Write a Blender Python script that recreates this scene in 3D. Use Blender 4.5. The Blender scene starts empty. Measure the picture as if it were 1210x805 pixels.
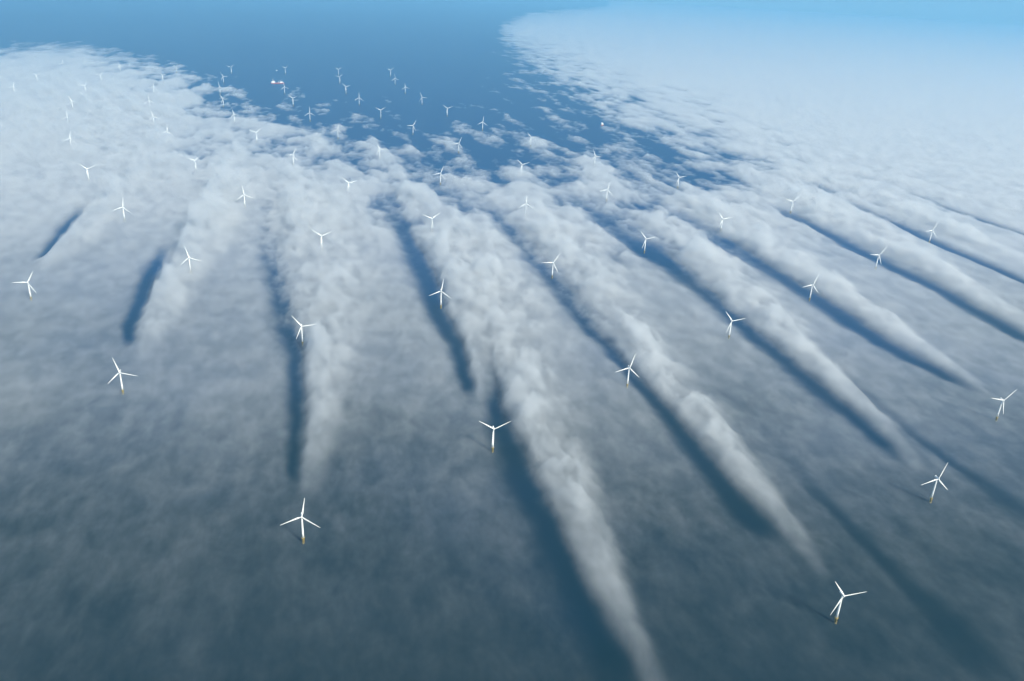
import bpy, bmesh, math, random
import numpy as np
from mathutils import Matrix, Vector

# ------------------------------------------------------------------ camera
W, HH = 1210.0, 805.0                       # pixel frame of the photograph
FPX = 970.0                                 # focal length in those pixels
PITCH, ROLL, CAMH = 0.41597, -0.05242, 1079.0
cp, sp = math.cos(PITCH), math.sin(PITCH)
FWD = np.array([0, cp, -sp])
_r0, _u0 = np.array([1.0, 0, 0]), np.array([0, sp, cp])
RGT = math.cos(ROLL) * _r0 - math.sin(ROLL) * _u0
UPV = math.sin(ROLL) * _r0 + math.cos(ROLL) * _u0

sc = bpy.context.scene
C = bpy.context.scene.collection
cam_data = bpy.data.cameras.new('camera')
cam_data.sensor_width = 36.0
cam_data.lens = 36.0 * FPX / W
cam_data.clip_start = 1.0
cam_data.clip_end = 400000.0
cam = bpy.data.objects.new('camera', cam_data)
C.objects.link(cam)
cam.matrix_world = Matrix(((RGT[0], UPV[0], -FWD[0], 0),
                           (RGT[1], UPV[1], -FWD[1], 0),
                           (RGT[2], UPV[2], -FWD[2], CAMH),
                           (0, 0, 0, 1)))
sc.camera = cam

# ------------------------------------------------------------------ light
SUN_EL, SUN_AZ = math.radians(36), math.radians(135)   # azimuth clockwise from the view direction (+y)
world = bpy.data.worlds.new('World')
sc.world = world
world.use_nodes = True
wn = world.node_tree
bg = wn.nodes['Background']
sky = wn.nodes.new('ShaderNodeTexSky')
sky.sky_type = 'NISHITA'
sky.sun_disc = False
sky.sun_elevation = SUN_EL
sky.sun_rotation = SUN_AZ
sky.altitude = 0
sky.air_density = 1.0
sky.dust_density = 0.3
sky.ozone_density = 2.0
wn.links.new(sky.outputs[0], bg.inputs[0])
bg.inputs[1].default_value = 0.085
sun_l = bpy.data.lights.new('sun', 'SUN')
sun_l.energy = 5.0
sun_l.angle = math.radians(8.0)
sun_l.color = (1.0, 0.96, 0.81)
sun = bpy.data.objects.new('sun', sun_l)
C.objects.link(sun)
sdir = Vector((math.sin(SUN_AZ) * math.cos(SUN_EL), math.cos(SUN_AZ) * math.cos(SUN_EL), math.sin(SUN_EL)))
sun.rotation_euler = sdir.to_track_quat('Z', 'Y').to_euler()
sun.location = (2000, -800, 2500)

sc.view_settings.view_transform = 'Standard'
sc.view_settings.look = 'None'
sc.view_settings.gamma = 1.0
sc.view_settings.use_curve_mapping = False
sc.view_settings.exposure = 0.62
sc.render.engine = 'CYCLES'
sc.cycles.volume_bounces = 3
sc.cycles.max_bounces = 8
sc.cycles.transparent_max_bounces = 64
sc.cycles.use_denoising = True
sc.cycles.use_adaptive_sampling = True
sc.cycles.adaptive_threshold = 0.03
sc.cycles.adaptive_min_samples = 24

# ------------------------------------------------------------------ helpers
def ground(uv, z=0.0):
    """photo pixels -> points on the level plane z"""
    uv = np.atleast_2d(np.asarray(uv, float))
    d = FWD[None] * FPX + (uv[:, :1] - W / 2) * RGT[None] - (uv[:, 1:2] - HH / 2) * UPV[None]
    t = (z - CAMH) / d[:, 2]
    return np.c_[d[:, 0] * t, d[:, 1] * t, np.full(len(d), z)]

def project(X):
    Y = np.asarray(X, float) - np.array([0, 0, CAMH])
    D = Y @ FWD
    return np.c_[W / 2 + FPX * (Y @ RGT) / D, HH / 2 - FPX * (Y @ UPV) / D]

def mat(name, col, rough=0.5, metal=0.0, noise=None, bump=None):
    m = bpy.data.materials.new(name)
    m.use_nodes = True
    nt = m.node_tree
    b = nt.nodes['Principled BSDF']
    b.inputs['Base Color'].default_value = (*col, 1)
    b.inputs['Roughness'].default_value = rough
    b.inputs['Metallic'].default_value = metal
    if noise:
        scale, amt = noise
        tc = nt.nodes.new('ShaderNodeTexCoord')
        n = nt.nodes.new('ShaderNodeTexNoise')
        n.inputs['Scale'].default_value = scale
        n.inputs['Detail'].default_value = 4
        mx = nt.nodes.new('ShaderNodeMix'); mx.data_type = 'RGBA'
        mx.inputs['A'].default_value = (*[c * (1 - amt) for c in col], 1)
        mx.inputs['B'].default_value = (*[min(1, c * (1 + amt)) for c in col], 1)
        nt.links.new(tc.outputs['Object'], n.inputs['Vector'])
        nt.links.new(n.outputs['Fac'], mx.inputs['Factor'])
        nt.links.new(mx.outputs['Result'], b.inputs['Base Color'])
    return m

def obj(name, bm, m, parent=None, smooth=False):
    me = bpy.data.meshes.new(name)
    bmesh.ops.recalc_face_normals(bm, faces=bm.faces)
    bm.to_mesh(me); bm.free()
    if smooth:
        me.polygons.foreach_set('use_smooth', [True] * len(me.polygons))
    me.materials.append(m)
    o = bpy.data.objects.new(name, me)
    C.objects.link(o)
    o.parent = parent
    return o

def rings(bm, secs, close=True):
    """loft a list of rings (each a list of points)"""
    vs = [[bm.verts.new(p) for p in s] for s in secs]
    n = len(vs[0])
    for a, b in zip(vs, vs[1:]):
        for i in range(n):
            bm.faces.new((a[i], a[(i + 1) % n], b[(i + 1) % n], b[i]))
    if close:
        bm.faces.new(vs[0][::-1]); bm.faces.new(vs[-1])

def lathe(bm, prof, n=20, cx=0, cy=0):
    rings(bm, [[(cx + r * math.cos(2 * math.pi * k / n), cy + r * math.sin(2 * math.pi * k / n), z)
                for k in range(n)] for r, z in prof])

def box(bm, x0, x1, y0, y1, z0, z1):
    rings(bm, [[(x0, y0, z), (x1, y0, z), (x1, y1, z), (x0, y1, z)] for z in (z0, z1)])

def tube(bm, a, b, r, n=6):
    a, b = Vector(a), Vector(b)
    q = (b - a).to_track_quat('Z', 'Y')
    rings(bm, [[tuple(p + q @ Vector((r * math.cos(2 * math.pi * k / n), r * math.sin(2 * math.pi * k / n), 0)))
                for k in range(n)] for p in (a, b)])

def tag(o, label=None, cat=None, group=None, kind=None):
    if label: o['label'] = label
    if cat: o['category'] = cat
    if group: o['group'] = group
    if kind: o['kind'] = kind
    return o

# vectorised gradient noise -------------------------------------------------
_rng = np.random.default_rng(11)
_perm = _rng.permutation(512)
_ang = _rng.random(512) * 2 * np.pi
_gx, _gy = np.cos(_ang).astype(np.float32), np.sin(_ang).astype(np.float32)

def pnoise(x, y, seed=0):
    xi = np.floor(x).astype(np.int64); yi = np.floor(y).astype(np.int64)
    xf = (x - xi).astype(np.float32); yf = (y - yi).astype(np.float32)
    u = xf * xf * xf * (xf * (xf * 6 - 15) + 10); v = yf * yf * yf * (yf * (yf * 6 - 15) + 10)
    def g(ix, iy, dx, dy):
        h = _perm[(_perm[(ix + seed * 37) & 511] + iy) & 511]
        return _gx[h] * dx + _gy[h] * dy
    a = g(xi, yi, xf, yf); b = g(xi + 1, yi, xf - 1, yf)
    c = g(xi, yi + 1, xf, yf - 1); d = g(xi + 1, yi + 1, xf - 1, yf - 1)
    return (a + u * (b - a) + v * ((c + u * (d - c)) - (a + u * (b - a)))) * 1.5

def fbm(x, y, octv=4, seed=0, gain=0.5, billow=False):
    s = np.zeros(x.shape, np.float32); amp = 1.0; tot = 0.0
    for k in range(octv):
        n = pnoise(x * 2.03 ** k + 17.3 * k, y * 2.03 ** k - 9.1 * k, seed + k)
        if billow: n = 1 - 2.0 * np.abs(n)
        s += amp * n; tot += amp; amp *= gain
    return s / tot

def sstep(a, b, x):
    t = np.clip((x - a) / (b - a), 0, 1)
    return t * t * (3 - 2 * t)

# ------------------------------------------------------------------ the sea
SEA_R = 59000.0                                  # sea horizon for a camera 1079 m up
m_sea = bpy.data.materials.new('sea_water'); m_sea.use_nodes = True
nt = m_sea.node_tree; b = nt.nodes['Principled BSDF']
b.inputs['Base Color'].default_value = (0.004, 0.030, 0.062, 1)
b.inputs['Roughness'].default_value = 0.4
b.inputs['Specular IOR Level'].default_value = 0.25
b.inputs['IOR'].default_value = 1.33
geo = nt.nodes.new('ShaderNodeNewGeometry')
n1 = nt.nodes.new('ShaderNodeTexNoise'); n1.inputs['Scale'].default_value = 0.03; n1.inputs['Detail'].default_value = 6
bp = nt.nodes.new('ShaderNodeBump'); bp.inputs['Strength'].default_value = 0.35; bp.inputs['Distance'].default_value = 2.0
n2 = nt.nodes.new('ShaderNodeTexNoise'); n2.inputs['Scale'].default_value = 0.0012; n2.inputs['Detail'].default_value = 3
mx = nt.nodes.new('ShaderNodeMix'); mx.data_type = 'RGBA'
mx.inputs['A'].default_value = (0.0012, 0.0125, 0.019, 1); mx.inputs['B'].default_value = (0.001, 0.040, 0.135, 1)
for n in (n1, n2): nt.links.new(geo.outputs['Position'], n.inputs['Vector'])
nt.links.new(n1.outputs['Fac'], bp.inputs['Height']); nt.links.new(bp.outputs[0], b.inputs['Normal'])
# distance tint painted into the base colour: dark teal near, haze-like blue farther off
sx = nt.nodes.new('ShaderNodeSeparateXYZ'); nt.links.new(geo.outputs['Position'], sx.inputs[0])
ma = nt.nodes.new('ShaderNodeMath'); ma.operation = 'MULTIPLY_ADD'; ma.inputs[1].default_value = 2600
nt.links.new(n2.outputs['Fac'], ma.inputs[0]); nt.links.new(sx.outputs['Y'], ma.inputs[2])
rg = nt.nodes.new('ShaderNodeMapRange'); rg.interpolation_type = 'SMOOTHSTEP'
rg.inputs['From Min'].default_value = 2200; rg.inputs['From Max'].default_value = 5600
nt.links.new(ma.outputs[0], rg.inputs['Value'])
nt.links.new(rg.outputs[0], mx.inputs['Factor']); nt.links.new(mx.outputs['Result'], b.inputs['Base Color'])
bm = bmesh.new()
bm.faces.new([bm.verts.new((SEA_R * math.cos(2 * math.pi * k / 256), SEA_R * math.sin(2 * math.pi * k / 256), 0)) for k in range(256)])
sea = tag(obj('sea', bm, m_sea), 'dark blue sea surface reaching to the horizon', kind='structure')

# hub pixel, on-photo angle of one blade (clockwise from up), how high the fog stands there (m)
TURBINES = [
 (15.6, 102.6, 8, 58.0), (42.7, 89, -55, 58.0), (73.8, 74.5, 0, 74.0), (99.8, 101.4, 38, 58.0), (118.5, 89, 33, 24),
 (141.3, 77.5, -20, 24), (84.4, 119.8, -26, 58.0), (79, 138.5, 0, 74.0), (82.4, 164, 4, 74.0), (102.6, 199.7, -58, 58.0),
 (191.9, 89, -52, 24), (207.7, 78.5, 49, 24), (181, 102.6, 8, 24), (176.2, 118.8, -11, 58.0), (180.7, 137.8, -18, 58.0),
 (197.4, 155, 0, 74.0), (144.8, 244.8, 3, 52), (288.3, 230, -12, 52), (272.8, 79.6, 49, 24), (263.6, 90.4, -34, 24),
 (259.4, 102.8, -18, 24), (263.4, 117.2, -37, 24), (276.3, 135.1, -21, 24), (230, 189.8, 50, 74.0), (302.5, 156.8, 49, 58.0),
 (336.9, 80.4, 54, 24), (336, 102.8, -12, 24), (346, 116.2, -58, 24), (365.9, 133.3, -4, 24), (399.1, 153.3, 10, 24),
 (346.1, 183, 24, 74.0), (399.8, 82.2, 58, 24), (401.2, 91.1, 46, 24), (408.7, 102.6, -50, 24), (424.3, 115.7, -2, 24),
 (449.8, 130.4, 56, 24), (488.1, 148.6, 30, 24), (448.7, 176.2, -28, 24), (461.4, 83.2, 51, 24), (466.8, 92.6, -6, 24),
 (478.9, 102.8, -9, 24), (498.8, 115.2, -24, 24), (528.6, 128.3, -51, 24), (570.6, 144.4, 8, 24), (542.3, 169.4, 24, 24),
 (520.6, 205, 22, 24), (627.7, 162.6, -38, 24), (617, 194.6, -45, 58.0), (703.6, 184.5, -17, 24), (622, 240.7, 3, None),
 (718.1, 224, 21, None), (412.1, 216.4, -50, 52), (510.4, 258.4, -67, 52), (379.8, 279, -57, 52), (521.4, 344, 10, None),
 (356.2, 385.7, -43, None), (653.9, 310.6, 35, None), (763.6, 282.4, -37, 52), (802.7, 209.7, -34, 24), (854.4, 258.9, -34, 52),
 (960.9, 336.7, 28, None), (1039.1, 301.7, 41, None), (1102.5, 272.2, 31, 52), (32.3, 333.8, 26, None), (223, 304.5, -19, None),
 (744.2, 434.8, 22, None), (865.3, 379.4, -35, None), (1186.1, 473.3, 49, None), (1109.1, 566.2, 29, None), (997.3, 704.4, -31, None),
 (583.7, 507.3, -61, None), (356.4, 611, 8, None), (141, 440.3, -25, None), (937, 238.3, -70, 52),
]

TURBINE_LABELS = [
 'faint white turbine nearest the left edge of the picture, on the far fog bank',
 'faint turbine sunk to its hub in the far left fog bank, blades making a V',
 'ghostly single blade tip at the very back edge of the left fog bank',
 'faint turbine in the left fog bank with one blade tilted right, below a bigger-looking neighbour',
 'turbine at the left fog edge, blades tilted right, tower fading into the bank',
 'turbine on the far tip of the left fog bank, first to touch the clear water',
 'turbine rising hub-deep from the left fog bank, longest blade leaning left',
 'lone upright blade sticking out of thick fog on the far left, the upper of two',
 'lone upright blade sticking out of thick fog on the far left, the lower of two',
 'turbine sunk to its hub in left fog, two blades spread like a wide V',
 'turbine with Y-shaped blades at the fog edge, second from the back in its line',
 'turbine farthest back at the left end of the back row, over clear blue water',
 'turbine by the left fog edge, one blade upright, third from the back in its line',
 'turbine hub-deep in wispy fog, fourth from the back in the leftmost clear line',
 'turbine hub-deep in wispy fog, fifth from the back in the leftmost clear line',
 'faint blade tip barely showing above fog below the leftmost clear line',
 'single upright blade above the smooth fog between the two leftmost streaks',
 'turbine standing hub-deep in fog where the third streak from left spreads out',
 'second turbine from the left in the back row, over clear blue water',
 'turbine just in front of the second one of the back row, blade leaning left',
 'turbine at the fog tip left of the ship, one blade nearly upright',
 'turbine at the fog tip left of the ship, tower overlapping the puff below',
 'turbine among loose puffs below and left of the ship, lower blades spread',
 'faint V of blades in the thick puffs, left of centre and above the streaks',
 'pale turbine with Y-shaped blades fading into puffs below the ship',
 "turbine in the back row directly behind the ship's stern",
 'turbine in front of the ship, its raised blade crossing the stern',
 'turbine with Y-shaped blades on clear water just below the ship',
 'turbine with an upright blade at the upper edge of the puffs below the ship',
 'turbine with an upright blade at the edge of the fog, right of two faint ones',
 'faint slanted blade poking out of a bright puff below the ship',
 'turbine in the back row with Y-shaped blades right above another one',
 'turbine whose blades overlap the foot of the back-row one behind it',
 'third turbine from the back in the line right of the ship, V blades',
 'turbine with one blade straight up, fourth in the line right of the ship',
 'turbine with Y-shaped blades alone in the middle of the clear water',
 'turbine at the lower edge of the clear water, one blade leaning right, one level',
 "turbine with a left-leaning blade at a fog puff's edge, left of centre",
 'last turbine on the right of the back row, blades in a Y',
 'turbine with a blade straight up, just in front of the last of the back row',
 'turbine with a blade straight up, third from the back in the rightmost line',
 'turbine with left-leaning blade, fourth from the back in the rightmost line',
 'turbine with Y-shaped blades, fifth from the back in the rightmost line',
 'turbine with a blade straight up above a small loose puff in the clear water',
 'turbine with its yellow foot showing in a gap between two fog tufts',
 'turbine with right-leaning blade standing in the tufts just below the yellow-footed one',
 'turbine at the lower right of the clear water, left-leaning blade and level blade',
 'turbine sunk to the hub in a tuft, V of blades, right of centre',
 'turbine in a gap of the tufts below and left of the small platform',
 'pale turbine with an upright blade among bright tufts right of centre',
 'turbine with right-leaning blade among tufts, below the small platform',
 'turbine with a V of blades, tower fading into the puffs left of centre',
 'V of two blades above the bright plume head at the centre',
 'V of two blades above the plume behind the near left-of-centre turbine',
 'turbine in the dark lane left of the central plume, one blade upright',
 'turbine at the dark lane beside the straight plume, level blade to the right',
 'turbine in the dark lane right of centre, level blade pointing left',
 'two blades like a tick mark above the plume right of centre',
 'turbine with left-leaning blade sunk among the tufts on the right',
 'two blades like a tick mark above the fog, upper right',
 'turbine beside the dark lane on the right, blade leaning right',
 'pale turbine in the long dark lane at right, level blade pointing left',
 'faint turbine farthest to the right, two blades showing above the fog',
 'turbine at the left edge of the picture at the root of the leftmost plume',
 'turbine sunk in fog at the top of the second plume from the left',
 'turbine right of centre with tower foot in thin fog beside a narrow wake',
 'turbine with level blade pointing right, at a dark lane on the right',
 'turbine at the right edge of the picture, blades like a Y with two legs',
 'near turbine at lower right with a yellow foot, the higher of the two there',
 'nearest turbine, bottom right corner, one blade level to the right',
 'near turbine at the centre with Y-shaped blades and yellow foot',
 'near turbine at lower left with upright blade and yellow foot',
 'turbine at left, tower fading into thin fog, at the root of the second plume',
 'faint sliver of turbine blades almost lost in the fog, upper right',
]

# ------------------------------------------------------------------ fog over the water
WIND = math.radians(-13.0)                       # the wind blows this way (clockwise from +y)
wx, wy = math.sin(WIND), math.cos(WIND)

NA, NR = 1000, 900
R0, R1 = 650.0, 58500.0
az = np.radians(np.linspace(-52, 52, NA)); rr = R0 * (R1 / R0) ** np.linspace(0, 1, NR)
RR, AZ = np.meshgrid(rr, az, indexing='ij')
X = (RR * np.sin(AZ)).ravel(); Y = (RR * np.cos(AZ)).ravel(); RD = RR.ravel()
S = X * wx + Y * wy                              # metres downwind
T = X * wy - Y * wx                              # metres across the wind, to the right
px = project(np.c_[X, Y, np.full(X.shape, 40.0)])
PU, PV = px[:, 0], px[:, 1]

# depth of the undisturbed fog sheet, in metres, read off the photograph at a lattice of points
GU = np.array([-150, 0, 150, 300, 450, 600, 750, 900, 1050, 1210, 1360], float)
GV = np.array([0, 50, 100, 150, 200, 250, 300, 350, 400, 450, 500, 550, 600, 650, 700, 750, 805, 900], float)
GH = np.array([
 [20, 20, 20, 20, 20, 18, 14, 13, 13, 13, 13],   # 0
 [36, 36, 32, 24, 22, 20, 18, 17, 17, 17, 17],   # 50
 [74, 72, 66, 50, 40, 34, 32, 30, 28, 28, 28],   # 100
 [76, 74, 70, 58, 50, 44, 42, 40, 38, 36, 36],   # 150
 [76, 74, 70, 60, 52, 46, 44, 42, 42, 42, 42],   # 200
 [52, 46, 42, 43, 44, 42, 40, 38, 37, 37, 37],   # 250
 [27, 25, 24, 29, 34, 35, 31, 29, 28, 28, 28],   # 300
 [22, 21, 20, 24, 29, 31, 28, 25, 23, 22, 22],   # 350
 [20, 19, 18, 22, 25, 26, 24, 21, 19, 17, 17],   # 400
 [25, 23, 22, 22, 23, 22, 21, 17, 15, 13, 13],   # 450
 [18, 16, 15, 16, 17, 16, 17, 14, 12, 10, 9],   # 500
 [13, 12, 11, 11, 12, 11, 13, 11, 9, 8, 7],   # 550
 [10, 9, 8, 8, 8, 8, 10, 8, 7, 6, 5],   # 600
 [9, 8, 7, 6, 6, 6, 7, 6, 5, 5, 4],   # 650
 [8, 7, 6, 5, 5, 5, 5, 5, 4, 4, 4],   # 700
 [7, 6, 5, 4, 4, 4, 4, 4, 4, 4, 4],   # 750
 [6, 6, 4, 4, 3, 4, 4, 3, 4, 4, 4],   # 805
 [6, 6, 4, 4, 3, 4, 4, 3, 4, 4, 4],   # 900
], float)

def lattice(u, v):
    u = np.clip(u, GU[0], GU[-1] - 1e-3); v = np.clip(v, GV[0], GV[-1] - 1e-3)
    i = np.searchsorted(GU, u, side='right') - 1; j = np.searchsorted(GV, v, side='right') - 1
    a = (u - GU[i]) / (GU[i + 1] - GU[i]); c = (v - GV[j]) / (GV[j + 1] - GV[j])
    a = a * a * (3 - 2 * a)
    return (GH[j, i] * (1 - a) + GH[j, i + 1] * a) * (1 - c) + (GH[j + 1, i] * (1 - a) + GH[j + 1, i + 1] * a) * c

def interp_poly(P, x):
    P = np.array(P, float); o = np.argsort(P[:, 0]); return np.interp(x, P[o, 0], P[o, 1])

# wake plumes and the clear lanes beside them: centre line in photo pixels + half width in pixels
PLUMES = [
 [(372, 583, 9), (371, 560, 14), (371, 520, 17), (375, 450, 18), (377, 400, 22), (373, 350, 30), (365, 300, 38), (355, 250, 42)],
 [(166, 420, 8), (180, 380, 14), (195, 345, 15), (215, 310, 14), (235, 275, 15), (255, 245, 16)],
 [(48, 317, 6), (70, 292, 11), (90, 275, 10), (110, 258, 8), (125, 245, 5)],
 [(582, 487, 5), (572, 440, 12), (560, 400, 15), (550, 360, 17), (538, 320, 20), (520, 280, 24), (500, 240, 27)],
 [(790, 840, 9), (775, 800, 13), (745, 740, 17), (715, 670, 20), (685, 600, 23), (660, 550, 24), (640, 510, 24), (627, 470, 24), (610, 420, 26), (592, 370, 27), (572, 320, 28)],
 [(983, 680, 4), (955, 640, 10), (925, 600, 14), (890, 560, 17), (855, 520, 18), (820, 480, 19), (785, 445, 20), (755, 410, 22), (720, 370, 24), (690, 330, 28), (660, 290, 34), (640, 260, 38)],
 [(738, 415, 4), (722, 390, 8), (705, 360, 11), (690, 335, 13)],
 [(1098, 552, 3), (1070, 520, 9), (1035, 485, 12), (1000, 455, 14), (965, 425, 16), (930, 395, 19), (895, 365, 21), (860, 335, 23), (830, 305, 25), (790, 270, 28), (750, 240, 32)],
 [(1178, 460, 3), (1135, 430, 9), (1100, 410, 12), (1060, 385, 14), (1020, 360, 15), (980, 335, 16), (940, 310, 19), (900, 285, 20), (860, 255, 24)],
 [(1250, 395, 12), (1210, 372, 13), (1160, 345, 13), (1110, 315, 14), (1060, 290, 16), (1010, 265, 17), (960, 240, 17)],
 [(1260, 328, 10), (1210, 303, 11), (1160, 283, 11), (1110, 262, 12), (1060, 240, 12)],
]
LANES = [
 [(354, 590, 4), (352, 540, 8), (350, 480, 10), (350, 430, 12), (345, 380, 14), (335, 330, 13), (325, 280, 12), (322, 250, 8)],
 [(146, 415, 3), (155, 380, 6), (167, 345, 7), (180, 312, 8), (188, 298, 4)],
 [(38, 310, 2), (55, 290, 4), (75, 265, 5), (95, 248, 4)],
 [(566, 478, 5), (550, 440, 9), (535, 400, 11), (520, 365, 12), (505, 330, 12), (490, 300, 11), (475, 265, 9)],
 [(752, 840, 18), (735, 800, 19), (710, 740, 21), (680, 670, 22), (650, 610, 22), (620, 550, 21), (602, 515, 16), (590, 470, 9)],
 [(940, 658, 7), (895, 610, 13), (855, 565, 15), (815, 515, 15), (785, 485, 10), (755, 452, 7), (722, 405, 11), (690, 370, 14), (660, 330, 16), (630, 290, 14), (600, 260, 10)],
 [(1080, 550, 5), (1040, 513, 11), (1000, 480, 13), (960, 448, 14), (920, 415, 14), (880, 380, 14), (840, 345, 14), (800, 315, 14), (760, 290, 14), (720, 265, 12), (690, 245, 8)],
 [(1165, 463, 5), (1120, 442, 9), (1080, 420, 11), (1040, 398, 12), (1000, 373, 13), (960, 347, 13), (920, 322, 13), (880, 300, 12), (840, 275, 10)],
 [(1250, 415, 9), (1210, 395, 9), (1170, 372, 9), (1120, 345, 10), (1080, 325, 10), (1040, 305, 10), (990, 280, 9), (950, 260, 6)],
 [(1250, 348, 6), (1210, 330, 6), (1170, 312, 7), (1120, 290, 7), (1070, 268, 7), (1040, 255, 4)],
 [(1250, 292, 4), (1210, 275, 5), (1170, 262, 5), (1120, 245, 4)],
 [(1200, 830, 20), (1170, 790, 19), (1120, 730, 16), (1080, 690, 11), (1040, 650, 7)],
 [(1250, 625, 14), (1210, 600, 14), (1170, 570, 11), (1130, 545, 6)],
]

def ribbon(P, z=45.0, run=0.0, grow=0.6):
    """signed distance across / fraction along a traced line, both in world metres"""
    P = np.array(P, float)
    G = ground(P[:, :2], z)[:, :2]
    hw = P[:, 2] * np.hypot(np.hypot(G[:, 0], G[:, 1]), CAMH) / FPX
    if run:                                      # carried on downwind past the traced part, spreading and breaking up
        k = np.linspace(0, 1, 5)[1:, None]
        G = np.r_[G, G[-1] + k * run * np.array([[wx, wy]])]
        hw = np.r_[hw, hw[-1] * (1 + grow * k[:, 0])]
    L = np.r_[0, np.cumsum(np.hypot(*np.diff(G, axis=0).T))]
    pad = 4 * hw.max()
    sel = np.where((X > G[:, 0].min() - pad) & (X < G[:, 0].max() + pad) & (Y > G[:, 1].min() - pad) & (Y < G[:, 1].max() + pad))[0]
    x, y = X[sel] + warpx[sel], Y[sel] + warpy[sel]
    best = np.full(len(sel), 1e9); wid = np.ones(len(sel)); along = np.zeros(len(sel)); side = np.zeros(len(sel))
    for k in range(len(G) - 1):
        a, d = G[k], G[k + 1] - G[k]; l2 = d @ d
        t = ((x - a[0]) * d[0] + (y - a[1]) * d[1]) / l2
        tc = np.clip(t, 0, 1)
        ds = np.hypot(x - a[0] - tc * d[0], y - a[1] - tc * d[1])
        m = ds < best
        best[m] = ds[m]; wid[m] = (hw[k] + tc * (hw[k + 1] - hw[k]))[m]; along[m] = (L[k] + tc * (L[k + 1] - L[k]))[m]; side[m] = np.sign((x - a[0]) * d[1] - (y - a[1]) * d[0])[m]
    return sel, best * side, wid, along, L[-1]

# slow meander shared by everything the wind carries
warpx = 26 * fbm(S / 420, T / 300, 3, 3) + 8 * fbm(S / 90, T / 80, 2, 4)
warpy = 22 * fbm(S / 400, T / 300, 3, 5) + 8 * fbm(S / 90, T / 80, 2, 6)

H = lattice(PU, PV) * np.interp(PV, [100, 200, 300, 400, 520], [0.85, 0.72, 0.60, 0.64, 0.48])
# soft mottling of the sheet
mott = fbm(S / 150, T / 75, 5, 8, 0.6)
mott2 = fbm(S / 700, T / 420, 3, 9)
bands = fbm(S / 1600, T / 110, 4, 13, 0.55) * sstep(260, 60, PU) * sstep(330, 220, PV)
near = sstep(380, 620, PV)
mott = mott + 0.35 * near * fbm(S / 48, T / 26, 3, 77, 0.6)
H *= (1 + 0.08 * near) * np.maximum(0.05, 1 + (0.26 + 0.55 * near) * mott + (0.25 + 0.35 * near) * mott2 + 0.5 * bands)

lane = np.zeros_like(H)
for P in LANES:
    sel, d, w, al, LT = ribbon(P, 16, 250 if P[0][0] < 200 else 900, 0.3)
    f = np.exp(-(np.abs(d) / ((1.45 + 0.35 * sstep(300, 1500, al)) * w)) ** 3.0) * sstep(-1, 140, al) * sstep(-1, 350 if P[0][0] < 200 else 1000, LT - al)
    if P[0] in ((1200, 830, 20), (1250, 625, 14)): f = 0.85 * f
    lane[sel] = np.maximum(lane[sel], f)
H *= 1 - 0.985 * lane

# ragged edges for the plumes: the flanks are torn at every scale
tear = fbm(S / 75, T / 42, 4, 61, 0.62)
tear2 = fbm(S / 230, T / 130, 3, 66, 0.55)
plume = np.zeros_like(H); turb = np.zeros_like(H)
GAIN = [1.3, 2.1, 2.3, 1.0, 1.1] + [1.0] * 20
for P, gain in zip(PLUMES, GAIN):
    sel, d, w, al, LT = ribbon(P, 35, 1800, 0.35)
    grow_ = sstep(60, 1200, al)
    dn = np.where(d < 0, d / (0.85 * w), d / ((1.15 + 0.3 * grow_) * w))
    dn = np.abs(dn) + (0.25 + 0.35 * grow_) * tear[sel] + 0.35 * grow_ * tear2[sel]
    f = np.exp(-np.maximum(dn, 0) ** np.where(d < 0, 3.0, 2.6 - 0.8 * grow_) * 0.95) * (0.25 * sstep(-1, 60, al) + 0.75 * sstep(0, 480, al)) * sstep(-1, 1900, LT - al)
    top = gain * (20 + 32 * sstep(0, 900, al))
    f *= 1 + (0.2 + 0.35 * grow_) * tear[sel]
    plume[sel] = np.maximum(plume[sel], f * top)
    turb[sel] = np.maximum(turb[sel], np.exp(-(d / (1.5 * w)) ** 2) * sstep(60, 900, al) * sstep(-1, 900, LT - al))

# downwind the wakes have stirred the whole sheet into puffs, with gaps down to the water
stir_edge = np.interp(PU, [-200, 0, 120, 300, 420, 540, 660, 760, 860, 960, 1060, 1210, 1400],
                          [130, 150, 190, 250, 250, 260, 290, 290, 300, 290, 280, 250, 250])
stir = sstep(45, -45, PV - stir_edge) * sstep(0, 80, PV - np.interp(PU, [-200, 660, 760, 900, 1060, 1210, 1400], [-80, -80, 90, 125, 165, 215, 250]))
stir *= np.interp(PU, [0, 110, 220], [0.4, 0.85, 1.0])
turb = np.maximum(turb, stir)
wqx = S + 40 * fbm(S / 160, T / 120, 2, 21); wqy = T + 34 * fbm(S / 160, T / 120, 2, 22)
puff = fbm(wqx / 300, wqy / 165, 6, 30, 0.64)
bil = fbm(wqx / 130, wqy / 85, 4, 40, 0.55, True)

plume *= 1 - 0.55 * lane ** 1.5
Htop = np.sqrt(H * H + plume * plume + 0.6 * H * plume)
fine = fbm(wqx / 75, wqy / 48, 4, 71, 0.62)
mult = (1 + turb * (2.5 * puff + 0.4 * bil + 0.32 * fine - 0.12))
floor_ = 0.4 * np.clip(plume / 15, 0, 1) * sstep(0.4, 0.9, np.clip(PV / 300, 0, 1))
mult = floor_ + np.logaddexp(0, (mult - floor_) * 5) / 5
Htop = Htop * mult

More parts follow.
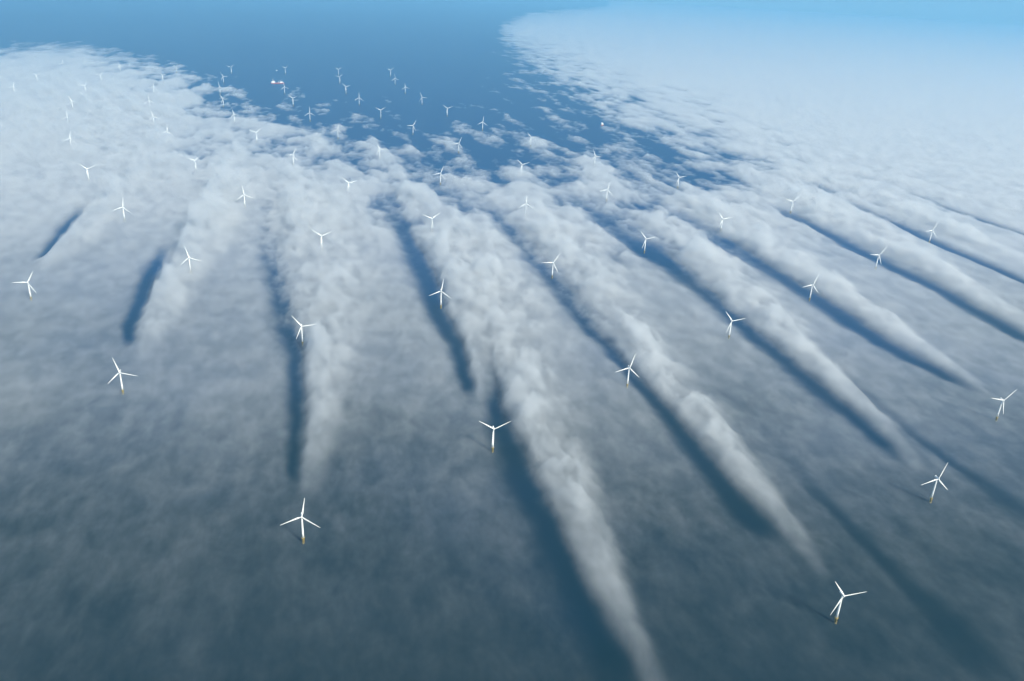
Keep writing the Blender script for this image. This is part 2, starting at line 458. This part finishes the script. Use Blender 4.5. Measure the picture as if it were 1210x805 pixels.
# the clear water in the middle distance, and the far edges of the fog
def inside(poly):
    """signed: fraction of cover lost inside a region traced in pixels"""
    P = np.array(poly, float); res = np.zeros(PU.shape, bool); dmin = np.full(PU.shape, 1e9)
    n = len(P)
    for i in range(n):
        (x0, y0), (x1, y1) = P[i], P[(i + 1) % n]
        cr = ((y0 > PV) != (y1 > PV)) & (PU < (x1 - x0) * (PV - y0) / (y1 - y0 + 1e-9) + x0)
        res ^= cr
        dx, dy = x1 - x0, y1 - y0
        t = np.clip(((PU - x0) * dx + (PV - y0) * dy) / (dx * dx + dy * dy), 0, 1)
        dmin = np.minimum(dmin, np.hypot(PU - x0 - t * dx, PV - y0 - t * dy))
    return np.where(res, dmin, -dmin)

CLEAR = [(-400, 112), (0, 66), (60, 58), (95, 56), (112, 66), (150, 74), (195, 90), (240, 122), (300, 160), (360, 165), (430, 180), (480, 195),
         (520, 210), (560, 200), (620, 200), (690, 195), (740, 205), (790, 222), (840, 225), (865, 200), (815, 160), (770, 135), (725, 115), (690, 98), (650, 70), (605, 45),
         (598, 30), (625, 18), (720, 9), (724, -6), (600, -30), (300, -60), (-400, -60)]
cd = inside(CLEAR)
edge_soft = np.interp(PV, [0, 35, 75, 130, 200], [5, 16, 34, 56, 76])
rag = (0.62 * fbm(wqx / 720, wqy / 220, 6, 50, 0.6) + 0.14 * fbm(wqx / 150, wqy / 80, 4, 57, 0.6)) * sstep(20, 110, PV) + 0.15 * fbm(S / 1500, T / 900, 3, 55)
cover = np.clip(0.55 - cd / (2 * edge_soft) - 1.7 * rag, 0, 1)
Htop = Htop * cover ** 2.0 - 1.5 * (1 - cover)
# around each turbine the fog reaches only as far up as the photograph shows it
for u, v, a, lim in TURBINES + [(711.4, 145.5, 0, 4.0)]:
    if lim is None: continue
    q = ground([(u, v)], 68)[0]; rq = math.hypot(q[0], q[1])
    sel = np.where((np.abs(X - q[0]) < 500) & (np.abs(Y - q[1]) < 700))[0]
    ex, ey = q[0] / rq, q[1] / rq
    fwd_ = (X[sel] - q[0]) * ex + (Y[sel] - q[1]) * ey; lat = (X[sel] - q[0]) * ey - (Y[sel] - q[1]) * ex
    fwd_ = np.where(fwd_ < 0, np.minimum(fwd_ + 130, 0) * 0.8, fwd_)
    cap = lim + 0.0022 * (fwd_ ** 2) + 0.006 * lat ** 2
    k = 8.0
    hcur = Htop[sel]; hh = np.clip(0.5 + 0.5 * (cap - hcur) / k, 0, 1)
    Htop[sel] = cap * (1 - hh) + hcur * hh - k * hh * (1 - hh)
Htop = np.maximum(Htop, -0.6)
Htop = np.minimum(Htop, 165)

me = bpy.data.meshes.new('fog_bank')
idx = np.arange(NR * NA).reshape(NR, NA)
quads = np.stack([idx[:-1, :-1], idx[:-1, 1:], idx[1:, 1:], idx[1:, :-1]], -1).reshape(-1, 4)
rim = np.r_[idx[0, :], idx[1:, -1], idx[-1, -2::-1], idx[-2:0:-1, 0]]
nv, nq, nb = NR * NA, len(quads), len(rim)
ZB = -1.0
co = np.empty((nv + nb, 3), np.float32)
co[:nv, 0], co[:nv, 1], co[:nv, 2] = X, Y, Htop
co[nv:, 0], co[nv:, 1], co[nv:, 2] = X[rim], Y[rim], ZB
lo = nv + np.arange(nb)
sides = np.stack([rim, lo, np.roll(lo, -1), np.roll(rim, -1)], -1)
allq = np.r_[quads, sides]
loops = np.r_[allq.ravel(), lo[::-1]].astype(np.int32)
starts = np.r_[np.arange(len(allq)) * 4, len(allq) * 4].astype(np.int32)
me.vertices.add(nv + nb); me.vertices.foreach_set('co', co.ravel())
me.loops.add(len(loops)); me.loops.foreach_set('vertex_index', loops)
me.polygons.add(len(starts)); me.polygons.foreach_set('loop_start', starts)
me.update(calc_edges=True)
def volume_mat(name, col, dens, aniso):
    m = bpy.data.materials.new(name); m.use_nodes = True
    t = m.node_tree; t.nodes.remove(t.nodes['Principled BSDF'])
    v = t.nodes.new('ShaderNodeVolumePrincipled')
    v.inputs['Color'].default_value = (*col, 1)
    v.inputs['Density'].default_value = dens
    v.inputs['Anisotropy'].default_value = aniso
    t.links.new(v.outputs[0], t.nodes['Material Output'].inputs['Volume'])
    return m
m_fog = volume_mat('fog_droplets', (0.98, 0.985, 0.985), 0.0052, 0.2)
# wisps: the droplets are unevenly spread, in clots drawn out along the wind
FOG_SIGMA = 0.0165
t = m_fog.node_tree
pv = [n for n in t.nodes if n.bl_idname == 'ShaderNodeVolumePrincipled'][0]
g = t.nodes.new('ShaderNodeNewGeometry')
mp = t.nodes.new('ShaderNodeMapping'); mp.vector_type = 'TEXTURE'
mp.inputs['Rotation'].default_value = (0, 0, -WIND)
mp.inputs['Scale'].default_value = (62, 95, 55)
nz = t.nodes.new('ShaderNodeTexNoise')
nz.inputs['Scale'].default_value = 1.0; nz.inputs['Detail'].default_value = 4.5; nz.inputs['Roughness'].default_value = 0.62
nz.inputs['Distortion'].default_value = 0.3
mr = t.nodes.new('ShaderNodeMapRange')
mr.inputs['From Min'].default_value = 0.41; mr.inputs['From Max'].default_value = 0.68
mr.inputs['To Min'].default_value = 0.0; mr.inputs['To Max'].default_value = 2.5 * FOG_SIGMA
t.links.new(g.outputs['Position'], mp.inputs['Vector'])
t.links.new(mp.outputs[0], nz.inputs['Vector'])
t.links.new(nz.outputs['Fac'], mr.inputs['Value'])
sep = t.nodes.new('ShaderNodeSeparateXYZ'); t.links.new(g.outputs['Position'], sep.inputs[0])
zc = t.nodes.new('ShaderNodeMapRange'); zc.interpolation_type = 'SMOOTHSTEP'
zc.inputs['From Min'].default_value = 12; zc.inputs['From Max'].default_value = 34
zc.inputs['To Min'].default_value = 0.2; zc.inputs['To Max'].default_value = 1.0
t.links.new(sep.outputs['Z'], zc.inputs['Value'])
dm = t.nodes.new('ShaderNodeMix')                # calm air low down keeps the droplets more even
dm.inputs['A'].default_value = FOG_SIGMA
t.links.new(zc.outputs[0], dm.inputs['Factor']); t.links.new(mr.outputs[0], dm.inputs['B'])
zt = t.nodes.new('ShaderNodeMapRange'); zt.interpolation_type = 'SMOOTHSTEP'   # thinner towards the ragged tops
zt.inputs['From Min'].default_value = 10; zt.inputs['From Max'].default_value = 42
zt.inputs['To Min'].default_value = 1.2; zt.inputs['To Max'].default_value = 0.42
t.links.new(sep.outputs['Z'], zt.inputs['Value'])
dmul = t.nodes.new('ShaderNodeMath'); dmul.operation = 'MULTIPLY'
t.links.new(dm.outputs[0], dmul.inputs[0]); t.links.new(zt.outputs[0], dmul.inputs[1])
t.links.new(dmul.outputs[0], pv.inputs['Density'])
m_fog.cycles.volume_step_rate = 0.006
me.materials.append(m_fog)
fog = bpy.data.objects.new('fog_bank', me); C.objects.link(fog)
tag(fog, 'low white fog over the sea, combed into streaks behind the turbines', 'fog', kind='stuff')

# ------------------------------------------------------------------ wind turbines
m_white = mat('white_paint', (0.80, 0.81, 0.80), 0.35, noise=(0.15, 0.03))
m_yellow = mat('yellow_paint', (0.36, 0.27, 0.08), 0.45, noise=(0.4, 0.12))
m_steel = mat('galvanised_steel', (0.35, 0.36, 0.37), 0.5, 0.6)
m_wet = mat('weathered_pile', (0.16, 0.14, 0.07), 0.6, noise=(0.6, 0.3))
HUBH, BLADE = 68.0, 46.5

def make_turbine():
    root = bpy.data.objects.new('wind_turbine', None); C.objects.link(root)
    root.empty_display_size = 5
    bm = bmesh.new(); lathe(bm, [(2.35, -6), (2.35, 3.0)], 24)
    obj('pile', bm, m_wet, root, True)
    bm = bmesh.new(); lathe(bm, [(2.55, 3.0), (2.55, 13.0), (2.7, 13.2), (2.7, 13.8), (2.4, 14.0)], 24)
    tp = obj('transition_piece', bm, m_yellow, root, True)
    bm = bmesh.new(); lathe(bm, [(3.7, 13.3), (3.7, 13.6)], 24); obj('platform', bm, m_yellow, tp)
    bm = bmesh.new()
    for k in range(16):
        a = 2 * math.pi * k / 16; a2 = 2 * math.pi * (k + 1) / 16
        p = (3.6 * math.cos(a), 3.6 * math.sin(a)); q = (3.6 * math.cos(a2), 3.6 * math.sin(a2))
        tube(bm, (*p, 13.6), (*p, 14.8), 0.05, 4)
        for z in (14.2, 14.8): tube(bm, (*p, z), (*q, z), 0.05, 4)
    obj('railing', bm, m_yellow, tp)
    bm = bmesh.new()
    for s in (-0.9, 0.9): tube(bm, (s, -3.3, -3), (s, -3.3, 13.3), 0.22, 6)
    for z in range(0, 13): tube(bm, (-0.5, -3.0, z + .3), (0.5, -3.0, z + .3), 0.05, 4)
    obj('boat_landing', bm, m_yellow, tp)
    bm = bmesh.new(); lathe(bm, [(2.2, 14.0), (2.1, 26), (1.95, 40), (1.65, 55), (1.3, 66.2), (1.3, 66.4)], 28)
    tw = obj('tower', bm, m_white, root, True)
    bm = bmesh.new(); box(bm, -0.5, 0.5, -2.26, -2.15, 14.3, 16.6); obj('door', bm, m_steel, tw)
    # nacelle: rounded box, long axis along +y (downwind), with a cooler and wind vane on the roof
    bm = bmesh.new()
    def sect(y, w, h, zc):
        out = []
        for k in range(16):
            a = 2 * math.pi * k / 16
            c, s_ = math.cos(a), math.sin(a)
            e = 0.55
            out.append((w * math.copysign(abs(c) ** e, c), y, zc + h * math.copysign(abs(s_) ** e, s_)))
        return out
    rings(bm, [sect(-3.0, 1.3, 1.35, 68), sect(-2.2, 1.75, 1.85, 68.05), sect(1, 1.85, 2.0, 68.1), sect(6, 1.8, 1.95, 68.15), sect(8.4, 1.5, 1.6, 68.2), sect(8.9, 1.0, 1.1, 68.2)])
    nc = obj('nacelle', bm, m_white, root, True)
    bm = bmesh.new(); box(bm, -1.5, 1.5, 6.3, 7.0, 69.9, 71.2); obj('cooler', bm, m_white, nc)
    bm = bmesh.new(); tube(bm, (0, 8, 69.6), (0, 8, 72.0), 0.08, 5); tube(bm, (-0.7, 8, 71.6), (0.7, 8, 71.6), 0.06, 5)
    obj('wind_vane', bm, m_steel, nc)
    bm = bmesh.new()
    n = 20
    rings(bm, [[(r * math.cos(2 * math.pi * k / n), y, r * math.sin(2 * math.pi * k / n)) for k in range(n)]
               for r, y in [(0.15, -6.8), (0.8, -6.5), (1.35, -5.8), (1.6, -4.9), (1.6, -3.6), (1.4, -3.0)]])
    hb = obj('rotor_hub', bm, m_white, root, True)
    hb.location = (0, 0, HUBH)
    # one blade along +z from the hub centre
    bm = bmesh.new()
    secs = []
    for f, ch, th, tw_ in [(0.02, 1.9, 1.9, 0), (0.06, 1.95, 1.9, 0), (0.12, 2.7, 1.5, 18), (0.2, 3.5, 1.0, 14), (0.3, 3.2, 0.75, 10), (0.45, 2.6, 0.5, 6),
                           (0.6, 2.05, 0.36, 3.5), (0.75, 1.55, 0.26, 2), (0.88, 1.15, 0.18, 1), (0.96, 0.8, 0.12, 0.5), (1.0, 0.25, 0.06, 0)]:
        z = f * BLADE; ring = []
        off = 0.0 if f < 0.08 else 0.18 * ch
        for k in range(14):
            a = 2 * math.pi * k / 14
            x = 0.5 * ch * math.cos(a) + off
            y = 0.5 * th * math.sin(a) * (1.0 if f < 0.08 else (0.65 + 0.35 * -math.cos(a)))
            t = math.radians(tw_)
            ring.append((x * math.cos(t) - y * math.sin(t), -4.3 + x * math.sin(t) + y * math.cos(t) - 0.6 * f * f, z))
        secs.append(ring)
    rings(bm, secs)
    b0 = obj('blade', bm, m_white, root, True); b0.location = (0, 0, HUBH)
    for k in (1, 2):
        c = b0.copy(); C.objects.link(c); c.parent = root
    return root

def children(o): return [c for c in C.objects if c.parent == o]

def copy_tree(o, parent=None, kids=None):
    c = o.copy(); C.objects.link(c); c.parent = parent
    for ch in KIDS.get(o, ()): copy_tree(ch, c)
    return c


src = make_turbine()
KIDS = {}
for o in C.objects:
    if o.parent: KIDS.setdefault(o.parent, []).append(o)
YAW = -WIND                                      # rotors face the wind, which comes from the camera's side
cy_, sy_ = math.cos(YAW), math.sin(YAW)
for i, (u, v, ang, _lim) in enumerate(TURBINES):
    hubp = ground([(u, v)], HUBH)[0]
    # rotor centre sits 4.3 m upwind of the tower axis
    base = hubp + 4.3 * np.array([wx, wy, 0])
    t = src if i == 0 else copy_tree(src)
    t.location = (base[0], base[1], 0)
    t.rotation_euler = (0, 0, YAW)
    # choose the rotor angle whose blade projects to the angle seen
    best = None
    for q in np.radians(np.arange(-180, 180, 1.0)):
        lx = math.sin(q)                         # blade direction in the rotor plane
        d = np.array([lx * cy_, lx * sy_, math.cos(q)])
        a, bq = project(np.array([hubp, hubp + d * BLADE]))
        e = math.degrees(math.atan2(bq[0] - a[0], a[1] - bq[1])) - ang
        e = abs((e + 180) % 360 - 180)
        if best is None or e < best[0]: best = (e, q)
    bl = [c for c in (KIDS[src] if i == 0 else [c for c in t.children]) if c.name.startswith('blade')]
    for k, c in enumerate(bl):
        c.rotation_euler = (0, best[1] + k * 2 * math.pi / 3, 0)
    tag(t, TURBINE_LABELS[i], 'wind turbine', 'wind turbines standing in the sea')

# ------------------------------------------------------------------ vessels and the platform
m_hull = mat('red_hull_paint', (0.42, 0.07, 0.05), 0.5, noise=(0.2, 0.15))
m_deck = mat('deck_grey', (0.30, 0.31, 0.33), 0.7, noise=(0.3, 0.15))
m_glass = mat('dark_glass', (0.02, 0.03, 0.04), 0.1)
m_orange = mat('orange_paint', (0.60, 0.17, 0.06), 0.5, noise=(0.3, 0.1))

def hull_mesh(L, B, D, sheer, stem):
    """boat hull, bow to -x: lofted sections from stern to bow"""
    bm = bmesh.new(); secs = []
    for f in np.linspace(0, 1, 13):
        x = L / 2 - L * f
        w = B / 2 * (1 if f < 0.6 else max(0.04, 1 - ((f - 0.6) / 0.4) ** 2.0))
        top = D + sheer * max(0, (f - 0.55) / 0.45) ** 2
        xb = x + (stem * max(0, (f - 0.7) / 0.3) ** 1.5)
        secs.append([(x, -w, top), (xb, -w * 0.85, 0.3), (xb, -w * 0.5, -2.5), (xb, w * 0.5, -2.5), (xb, w * 0.85, 0.3), (x, w, top)])
    rings(bm, secs)
    return bm

def thing(name, loc, rz, label, cat):
    o = bpy.data.objects.new(name, None); C.objects.link(o)
    o.location = loc; o.rotation_euler = (0, 0, rz)
    return tag(o, label, cat)

a, b_ = ground([(319.6, 99.0)], 0)[0], ground([(335.6, 98.6)], 0)[0]
dv = b_ - a; SL = float(np.hypot(dv[0], dv[1]))
ship = thing('support_ship', ((a[0] + b_[0]) / 2, (a[1] + b_[1]) / 2, 0), math.atan2(dv[1], dv[0]),
             'white and red support ship on clear water, behind a turbine blade', 'ship')
SB = 22.0
hl = obj('hull', hull_mesh(SL, SB, 7.5, 5.0, 7.0), m_hull, ship)
bm = bmesh.new(); box(bm, -SL * 0.16, SL * 0.49, -SB / 2 + 0.8, SB / 2 - 0.8, 7.3, 7.9); obj('deck', bm, m_deck, hl)
bm = bmesh.new()
x0, x1 = -SL * 0.44, -SL * 0.17
box(bm, x0, x1, -SB / 2 + 1.5, SB / 2 - 1.5, 7.4, 15.0)
box(bm, x0 + 3, x1 - 2, -SB / 2 + 2, SB / 2 - 2, 15.0, 21.0)
box(bm, x0 + 6, x1 - 6, -SB / 2 + 1, SB / 2 - 1, 21.0, 25.0)
su = obj('superstructure', bm, m_white, ship)
bm = bmesh.new(); box(bm, x0 + 5.9, x0 + 6.05, -SB / 2 + 2, SB / 2 - 2, 22.6, 24.0); obj('bridge_window', bm, m_glass, su)
for k in range(7):
    bm = bmesh.new(); xx = x0 + 6 + k * 3.6
    box(bm, xx, xx + 1.6, -SB / 2 + 1.4, -SB / 2 + 1.55, 11.0, 12.4); obj('window', bm, m_glass, su)
bm = bmesh.new()
for sx in (-1.2, 1.2):
    for sy in (-1.2, 1.2): tube(bm, ((x0 + x1) / 2 + sx, sy, 25), ((x0 + x1) / 2 + sx * .3, sy * .3, 40), 0.35, 6)
for z in (29, 33, 37): box(bm, (x0 + x1) / 2 - 2.5, (x0 + x1) / 2 + 2.5, -2.5, 2.5, z, z + 0.6)
obj('mast', bm, m_white, ship)
bm = bmesh.new(); lathe(bm, [(2.6, 40), (3.4, 41.2), (3.4, 43.2), (1.6, 45)], 14, (x0 + x1) / 2, 0); obj('radar_dome', bm, m_white, ship, True)
bm = bmesh.new(); box(bm, x1 - 8, x1 - 4, -7, -3, 21, 27); box(bm, x1 - 8, x1 - 4, 3, 7, 21, 27); obj('funnel', bm, m_orange, ship)
bm = bmesh.new(); box(bm, SL * 0.18, SL * 0.40, -7, 7, 7.9, 14.5); box(bm, SL * 0.24, SL * 0.36, -5, 5, 14.5, 18); obj('deck_module', bm, m_white, ship)
bm = bmesh.new(); lathe(bm, [(1.8, 7.8), (1.5, 22)], 12, SL * 0.12, 6); tube(bm, (SL * 0.12, 6, 21.5), (SL * 0.36, 5, 34), 0.7, 6)
obj('crane', bm, m_white, ship)
for k, xx in enumerate((-0.04, 0.03)):
    bm = bmesh.new(); box(bm, SL * xx, SL * xx + 6.1, -5 + k * 4, -2.5 + k * 4, 7.9, 10.5); obj('container', bm, (m_orange, m_white)[k], ship)
bm = bmesh.new()
for s_ in (-1, 1):
    y = s_ * (SB / 2 - 1.0)
    for k in range(20):
        xx = -SL * 0.14 + k * SL * 0.62 / 19
        tube(bm, (xx, y, 7.9), (xx, y, 9.0), 0.06, 4)
    tube(bm, (-SL * 0.14, y, 9.0), (SL * 0.48, y, 9.0), 0.06, 4)
obj('railing', bm, m_white, ship)

p = ground([(327.0, 83.6)], 0)[0]
boat = thing('crew_boat', (p[0], p[1], 0), math.radians(20), 'tiny white boat on open water beyond the ship', 'boat')
obj('hull', hull_mesh(20, 7, 2.4, 1.2, 2.0), m_white, boat)
bm = bmesh.new(); box(bm, -5, 4, -2.5, 2.5, 2.3, 5.2); box(bm, -4, 1, -2.1, 2.1, 5.2, 7.2)
cb = obj('cabin', bm, m_white, boat)
bm = bmesh.new(); box(bm, -4.08, -3.95, -1.8, 1.8, 5.7, 6.8); obj('window', bm, m_glass, cb)
bm = bmesh.new(); tube(bm, (0, 0, 7.2), (0, 0, 10), 0.12, 5); obj('mast', bm, m_white, boat)

p = ground([(711.4, 149.2)], 0)[0]
plat = thing('substation_platform', (p[0], p[1], 0), math.radians(12), 'small white topped platform on reddish legs standing alone in a fog gap', 'platform')
for sx in (-1, 1):
    for sy in (-1, 1):
        bm = bmesh.new(); tube(bm, (sx * 8, sy * 8, -6), (sx * 6.5, sy * 6.5, 12.2), 1.0, 10); obj('leg', bm, m_orange, plat)
bm = bmesh.new()
for sx, sy, tx, ty in ((-1, -1, 1, -1), (1, -1, 1, 1), (1, 1, -1, 1), (-1, 1, -1, -1)):
    tube(bm, (sx * 7.6, sy * 7.6, 1), (tx * 6.6, ty * 6.6, 11), 0.4, 6); tube(bm, (tx * 7.6, ty * 7.6, 1), (sx * 6.6, sy * 6.6, 11), 0.4, 6)
obj('brace', bm, m_orange, plat)
bm = bmesh.new(); box(bm, -9.5, 9.5, -9.5, 9.5, 12.2, 13.4); obj('deck', bm, m_orange, plat)
bm = bmesh.new(); box(bm, -8.5, 8.5, -8.5, 8.5, 13.4, 23.0); box(bm, -8.5, 1, -7, 7, 23.0, 27.0)
tp = obj('topside', bm, m_white, plat)
for k in range(4):
    bm = bmesh.new(); box(bm, -7 + k * 4, -5 + k * 4, -8.65, -8.5, 17, 18.6); obj('window', bm, m_glass, tp)
bm = bmesh.new(); lathe(bm, [(7.5, 27.6), (7.5, 28.2)], 8, -3, 0); tube(bm, (-3, 0, 26.5), (-3, 0, 27.7), 2.0, 8); obj('helideck', bm, m_white, plat)
bm = bmesh.new(); lathe(bm, [(0.8, 23), (0.7, 30)], 10, 6.5, 5); tube(bm, (6.5, 5, 29.5), (9.5, -8, 33), 0.4, 6); obj('crane', bm, m_white, plat)

# ------------------------------------------------------------------ haze in the air
bm = bmesh.new()
HZ = 61000.0
rings(bm, [[(HZ * math.cos(2 * math.pi * k / 64), HZ * math.sin(2 * math.pi * k / 64), z) for k in range(64)] for z in (-8.0, 1300.0)])
haze = obj('haze', bm, volume_mat('haze_air', (0.235, 0.56, 0.83), 5.0e-5, 0.0))
tag(haze, 'pale blue haze filling the air over the sea', 'haze', kind='stuff')
